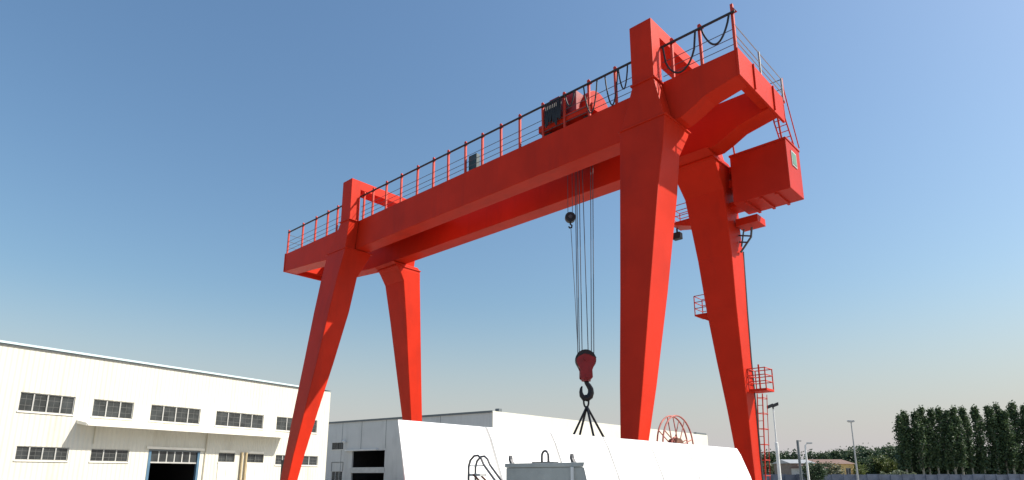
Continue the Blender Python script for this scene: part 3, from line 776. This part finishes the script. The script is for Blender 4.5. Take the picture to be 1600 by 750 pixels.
# ------------------------------------------------------------------ far houses
def P2(px, D):       # ground point in direction of photo column px at distance D along the camera axis
    u = (px-800)/1000.0; f = math.cos(PITCH)+(0.24)*math.sin(PITCH)
    return FW*D+rt*(u*D/f)
def house(name, px, D, wd, dp, h, rh, wm, rm, label, nwin, hip=0.0):
    c = P2(px, D); t = thing(name, label, 'house', (c.x,c.y,0), math.atan2(rt.y, rt.x)+.12)
    wins = [(-wd/2+wd*(k+.5)/nwin-.55, -wd/2+wd*(k+.5)/nwin+.55, h*.45, h*.80) for k in range(nwin)]
    m = wall(-wd/2, wd/2, 0, h, wins, -.25)
    m.add([(-wd/2,0,0),(-wd/2,0,h),(-wd/2,dp,h),(-wd/2,dp,0)], [(0,1,2,3)]); m.add([(wd/2,0,0),(wd/2,0,h),(wd/2,dp,h),(wd/2,dp,0)], [(0,1,2,3)]); m.add([(-wd/2,dp,0),(wd/2,dp,0),(wd/2,dp,h),(-wd/2,dp,h)], [(0,1,2,3)])
    m.build('wall', M[wm], t)
    m = MB(); o_ = .35
    m.add([(-wd/2-o_,-o_,h-.05),(wd/2+o_,-o_,h-.05),(wd/2+o_-hip,dp/2,h+rh),(-wd/2-o_+hip,dp/2,h+rh),(wd/2+o_,dp+o_,h-.05),(-wd/2-o_,dp+o_,h-.05)], [(0,1,2,3),(3,2,4,5),(0,3,5),(1,4,2)])
    m.build('roof', M[rm], t)
    for a, b_, c_, d_ in wins:
        f = MB(); f.box(a+.02,b_-.02,.12,.18,c_+.02,c_+.10); f.box(a+.02,b_-.02,.12,.18,d_-.10,d_-.02); f.box(a+.02,a+.10,.122,.178,c_+.1,d_-.1); f.box(b_-.10,b_-.02,.122,.178,c_+.1,d_-.1); f.box((a+b_)/2-.04,(a+b_)/2+.04,.122,.178,c_+.1,d_-.1)
        wnd = f.build('window', M['frame'], t)
        p = MB(); p.box(a+.1,b_-.1,.15,.16,c_+.1,d_-.1); p.build('pane', M['glass'], wnd)
    return t
house('house', 1256, 118, 4.4, 6, 3.9, .7, 'brown_wall', 'galv', 'small brown house with a pale roof behind the twin posts', 2)
house('house', 1277, 112, 3.4, 5, 3.0, .5, 'pale_wall', 'brown_roof', 'low pale grey house with three windows between brown and ochre houses', 3)
house('house', 1309, 124, 7.0, 8, 3.9, .9, 'ochre', 'brown_roof', 'ochre yellow house with brown roof under the dark trees', 3)

# ------------------------------------------------------------------ trees
def leafmesh(name, pts, sz, m_, up=0.3):
    mb = MB()
    for p, s_ in pts:
        s2 = sz*s_*random.uniform(.7,1.3)
        a = Vector((random.gauss(0,1),random.gauss(0,1),random.gauss(0,1)+up)).normalized()
        b_ = a.cross(Vector((random.gauss(0,1),random.gauss(0,1),random.gauss(0,1)))).normalized()
        c = a.cross(b_)
        mb.add([p-b_*s2*.5, p+c*s2*.3, p+b_*s2*.5, p-c*s2*.3], [(0,1,2,3)])
    me = bpy.data.meshes.new(name); me.from_pydata(mb.v, [], mb.f); me.materials.append(m_); return me
def trunkmesh(name, h, r, limbs, m_):
    mb = MB(); mb.tube([(0,0,0),(.04,.02,h*.4),(-.03,.05,h*.75),(0,0,h)], [r,r*.8,r*.5,r*.15], 8)
    for a, b_ in limbs: mb.tube([a, a.lerp(b_,.5)+Vector((0,0,-.1)), b_], [r*.35,r*.22,r*.06], 5)
    me = bpy.data.meshes.new(name); me.from_pydata(mb.v, [], mb.f); me.materials.append(m_)
    return me
def poplar_meshes(seed):
    random.seed(seed); H_ = 15.6; pts = []; limbs = []
    wob = random.uniform(.9,1.15)
    for k in range(120):
        t = random.random()**.85; z0 = 2.2+t*(H_-3.4)
        env = 1.55*wob*math.sin(min(1, (1-t)*1.25+.10)*math.pi*.5)*(0.75+.25*math.sin(min(1,t*4)*math.pi*.5))
        an = random.uniform(0, 2*math.pi); rr = env*math.sqrt(random.random())
        L = random.uniform(1.3,2.6)*(1-.4*t); t2 = min(1,(z0+L-2.2)/(H_-2.2)); env = 1.5*wob*min(1, (1-t2)*3.0+.16)**.75*(0.75+.25*math.sin(min(1,t*4)*math.pi*.5)); rr = env*math.sqrt(random.random())
        base = Vector((.15*math.cos(an), .15*math.sin(an), z0))
        tip = Vector((rr*math.cos(an), rr*math.sin(an), min(z0+L, H_+random.uniform(-.5,.2))))
        if k % 5 == 0: limbs.append((base, tip))
        for q in range(30):
            s_ = random.uniform(.35,1.05); c = base.lerp(tip, s_)
            pts.append((c+Vector((random.gauss(0,.24),random.gauss(0,.24),random.gauss(0,.34))), 1))
    for q in range(90):
        pts.append((Vector((random.gauss(0,.27),random.gauss(0,.27),H_-abs(random.gauss(0,.8))+.1)), .8))
    return leafmesh('poplar_crown', pts, .46, M['poplar'], .2), trunkmesh('poplar_trunk', H_*.9, .24, limbs, M['bark'])
pm = [poplar_meshes(s_) for s_ in (11,12,13,14)]
def make_tree(name, loc, crown, trunk, label, cat, group, scale, rz):
    t = thing(name, label, cat, loc, rz, group); t.scale = scale
    for nm, me in (('crown',crown),('trunk',trunk)):
        o = bpy.data.objects.new(nm, me); col.objects.link(o); o.parent = t
    return t
random.seed(5)
ptops = [(1418,652),(1426,645),(1444,645),(1454,640),(1468,642),(1482,640),(1494,644),(1506,640),(1521,640),(1540,638),(1562,637),(1576,635),(1586,645),(1601,632),(1619,636),(1637,640)]
ords = ['first','second','third','fourth','fifth','sixth','seventh','eighth','ninth','tenth','eleventh','twelfth','thirteenth','fourteenth','fifteenth','sixteenth','seventeenth','eighteenth','nineteenth']
def ground_at(px, D):
    f = math.cos(PITCH)+0.24*math.sin(PITCH)
    return FW*D+rt*((px-800)/1000.0*D/f)
for i, (px, py) in enumerate(ptops):
    D = 140+random.uniform(-.8,.8); base = ground_at(px, D)
    hgt = (744-py)/1000*D+1.6
    lab = ords[i]+' poplar from the left in the tall dark row beyond the fence'
    if i == 0: lab = 'leftmost poplar of the tall dark row, slightly lower than the next'
    if px == 1601: lab = 'rightmost poplar in view of the tall row, cut off by the photo edge'
    if px > 1601: lab = 'poplar of the tall row standing just beyond the right photo edge'
    zs = hgt/15.8; ws = random.uniform(.86,1.04)
    make_tree('poplar_tree', base, *pm[i % 4], lab, 'poplar', 'row of tall poplars', (ws,ws,zs), random.uniform(0,6.28))
def round_meshes(seed, Hc, Rc, m_, n_=55, leaf=.5):
    random.seed(seed); pts = []; limbs = []
    for k in range(n_):
        an = random.uniform(0,2*math.pi); ph = random.uniform(-.85,.82)
        rr = Rc*math.sqrt(max(.05,1-ph*ph))*random.uniform(.5,1.0)
        c = Vector((rr*math.cos(an), rr*math.sin(an), Hc*.58+Hc*.36*ph*random.uniform(.8,1.1)))
        if k % 4 == 0: limbs.append((Vector((0,0,Hc*.3)), c))
        cr = random.uniform(.45,.85)*Rc*.42
        for q in range(34): pts.append((c+Vector((random.gauss(0,cr*.6),random.gauss(0,cr*.6),random.gauss(0,cr*.55))), 1))
    return leafmesh('round_crown', pts, leaf, m_, .6), trunkmesh('round_trunk', Hc*.55, .16, limbs, M['bark_dark'])
rm = {'dark':[round_meshes(s_,7,2.6,M['leaf_dark'],80) for s_ in (21,22,23)], 'light':[round_meshes(24,7,2.8,M['leaf_light'],80)], 'olive':[round_meshes(25,7,2.6,M['leaf_olive'],70)]}
low = [(1193,704,150,'olive'),(1206,706,150,'dark'),(1222,708,152,'dark'),(1236,703,150,'dark'),(1198,722,132,'olive'),(1218,722,132,'olive'),(1234,724,132,'olive'),
       (1276,706,168,'dark'),(1290,708,165,'dark'),(1303,704,170,'dark'),(1317,702,165,'dark'),(1330,702,168,'dark'),(1344,699,165,'dark'),(1356,697,168,'dark'),(1366,702,160,'dark'),(1380,700,165,'dark'),(1392,697,168,'dark'),(1403,697,165,'dark'),(1414,700,160,'dark'),
       (1376,712,150,'light'),(1389,716,148,'light'),(1352,712,150,'dark'),(1410,715,152,'dark'),(1298,722,119,'olive'),(1272,721,109,'dark'),(1335,722,126,'light')]
labs = {'olive':'low olive green tree beyond the fence near the crane leg','dark':'dark green rounded tree in the low wood left of the poplars','light':'bright yellow green tree in front of the dark low trees'}
cnt = {}
for i, (px, py, D, kd) in enumerate(low):
    random.seed(100+i)
    c = P2(px, D); hgt = (744-py)/1000*D+1.6
    cr, tr = rm[kd][i % len(rm[kd])]; s_ = hgt/7.0
    near = px < 1245; key = (kd, near); cnt[key] = cnt.get(key, -1)+1; o_ = ords[cnt[key]]
    if kd == 'light': lab = 'bright yellow green bushy tree before the dark wood, '+('left one' if cnt[key] == 0 else 'right one')+' of the pair'
    elif near: lab = '%s %s tree from the left beside the red crane leg, beyond the fence' % (o_, 'low olive' if kd == 'olive' else 'dark green')
    else: lab = '%s dark green tree from the left in the low wood behind the houses' % o_
    if (px,py) == (1272,721): lab = 'small dark round tree standing before the low pale house'; cnt[key] -= 1
    if (px,py) == (1298,722): lab = 'small olive tree standing before the ochre house'
    if (px,py) == (1335,722): lab = 'small yellow green tree right of the ochre house'; cnt[key] -= 1
    make_tree('broadleaf_tree', (c.x,c.y,0), cr, tr, lab, 'tree', 'low trees beyond the fence', (max(.75,s_*.95),)*2+(s_,), random.uniform(0,6.28))
# undergrowth below the poplars and a pale clipped hedge
random.seed(77)
pts = []
for k in range(15000):
    c = ground_at(random.uniform(1405,1645), 142.5+random.gauss(0,1.1))
    pts.append((Vector((c.x,c.y,min(abs(random.gauss(0,3.6)),7.5)+.2)), 1.3))
me = leafmesh('undergrowth', pts, .6, M['leaf_dark'], .4)
o = bpy.data.objects.new('undergrowth', me); col.objects.link(o); tag(o, kind='stuff', label='dark undergrowth filling the foot of the poplar row', cat='undergrowth')
pts = []
for k in range(1400):
    px = random.uniform(1376,1432); c = P2(px, 126+random.uniform(-.8,.8)); top_ = 2.5+.35*math.sin(px*.18)
    pts.append((Vector((c.x,c.y,random.uniform(.2,top_))), 1))
hc = P2(1404, 126); org = Vector((hc.x, hc.y, 0))
hd = thing('hedge', 'low pale green clipped hedge behind the fence left of the poplars', 'hedge', org)
me = leafmesh('hedge_foliage', [(p-org, s_) for p, s_ in pts], .4, M['hedge'], .6)
o = bpy.data.objects.new('foliage', me); col.objects.link(o); o.parent = hd
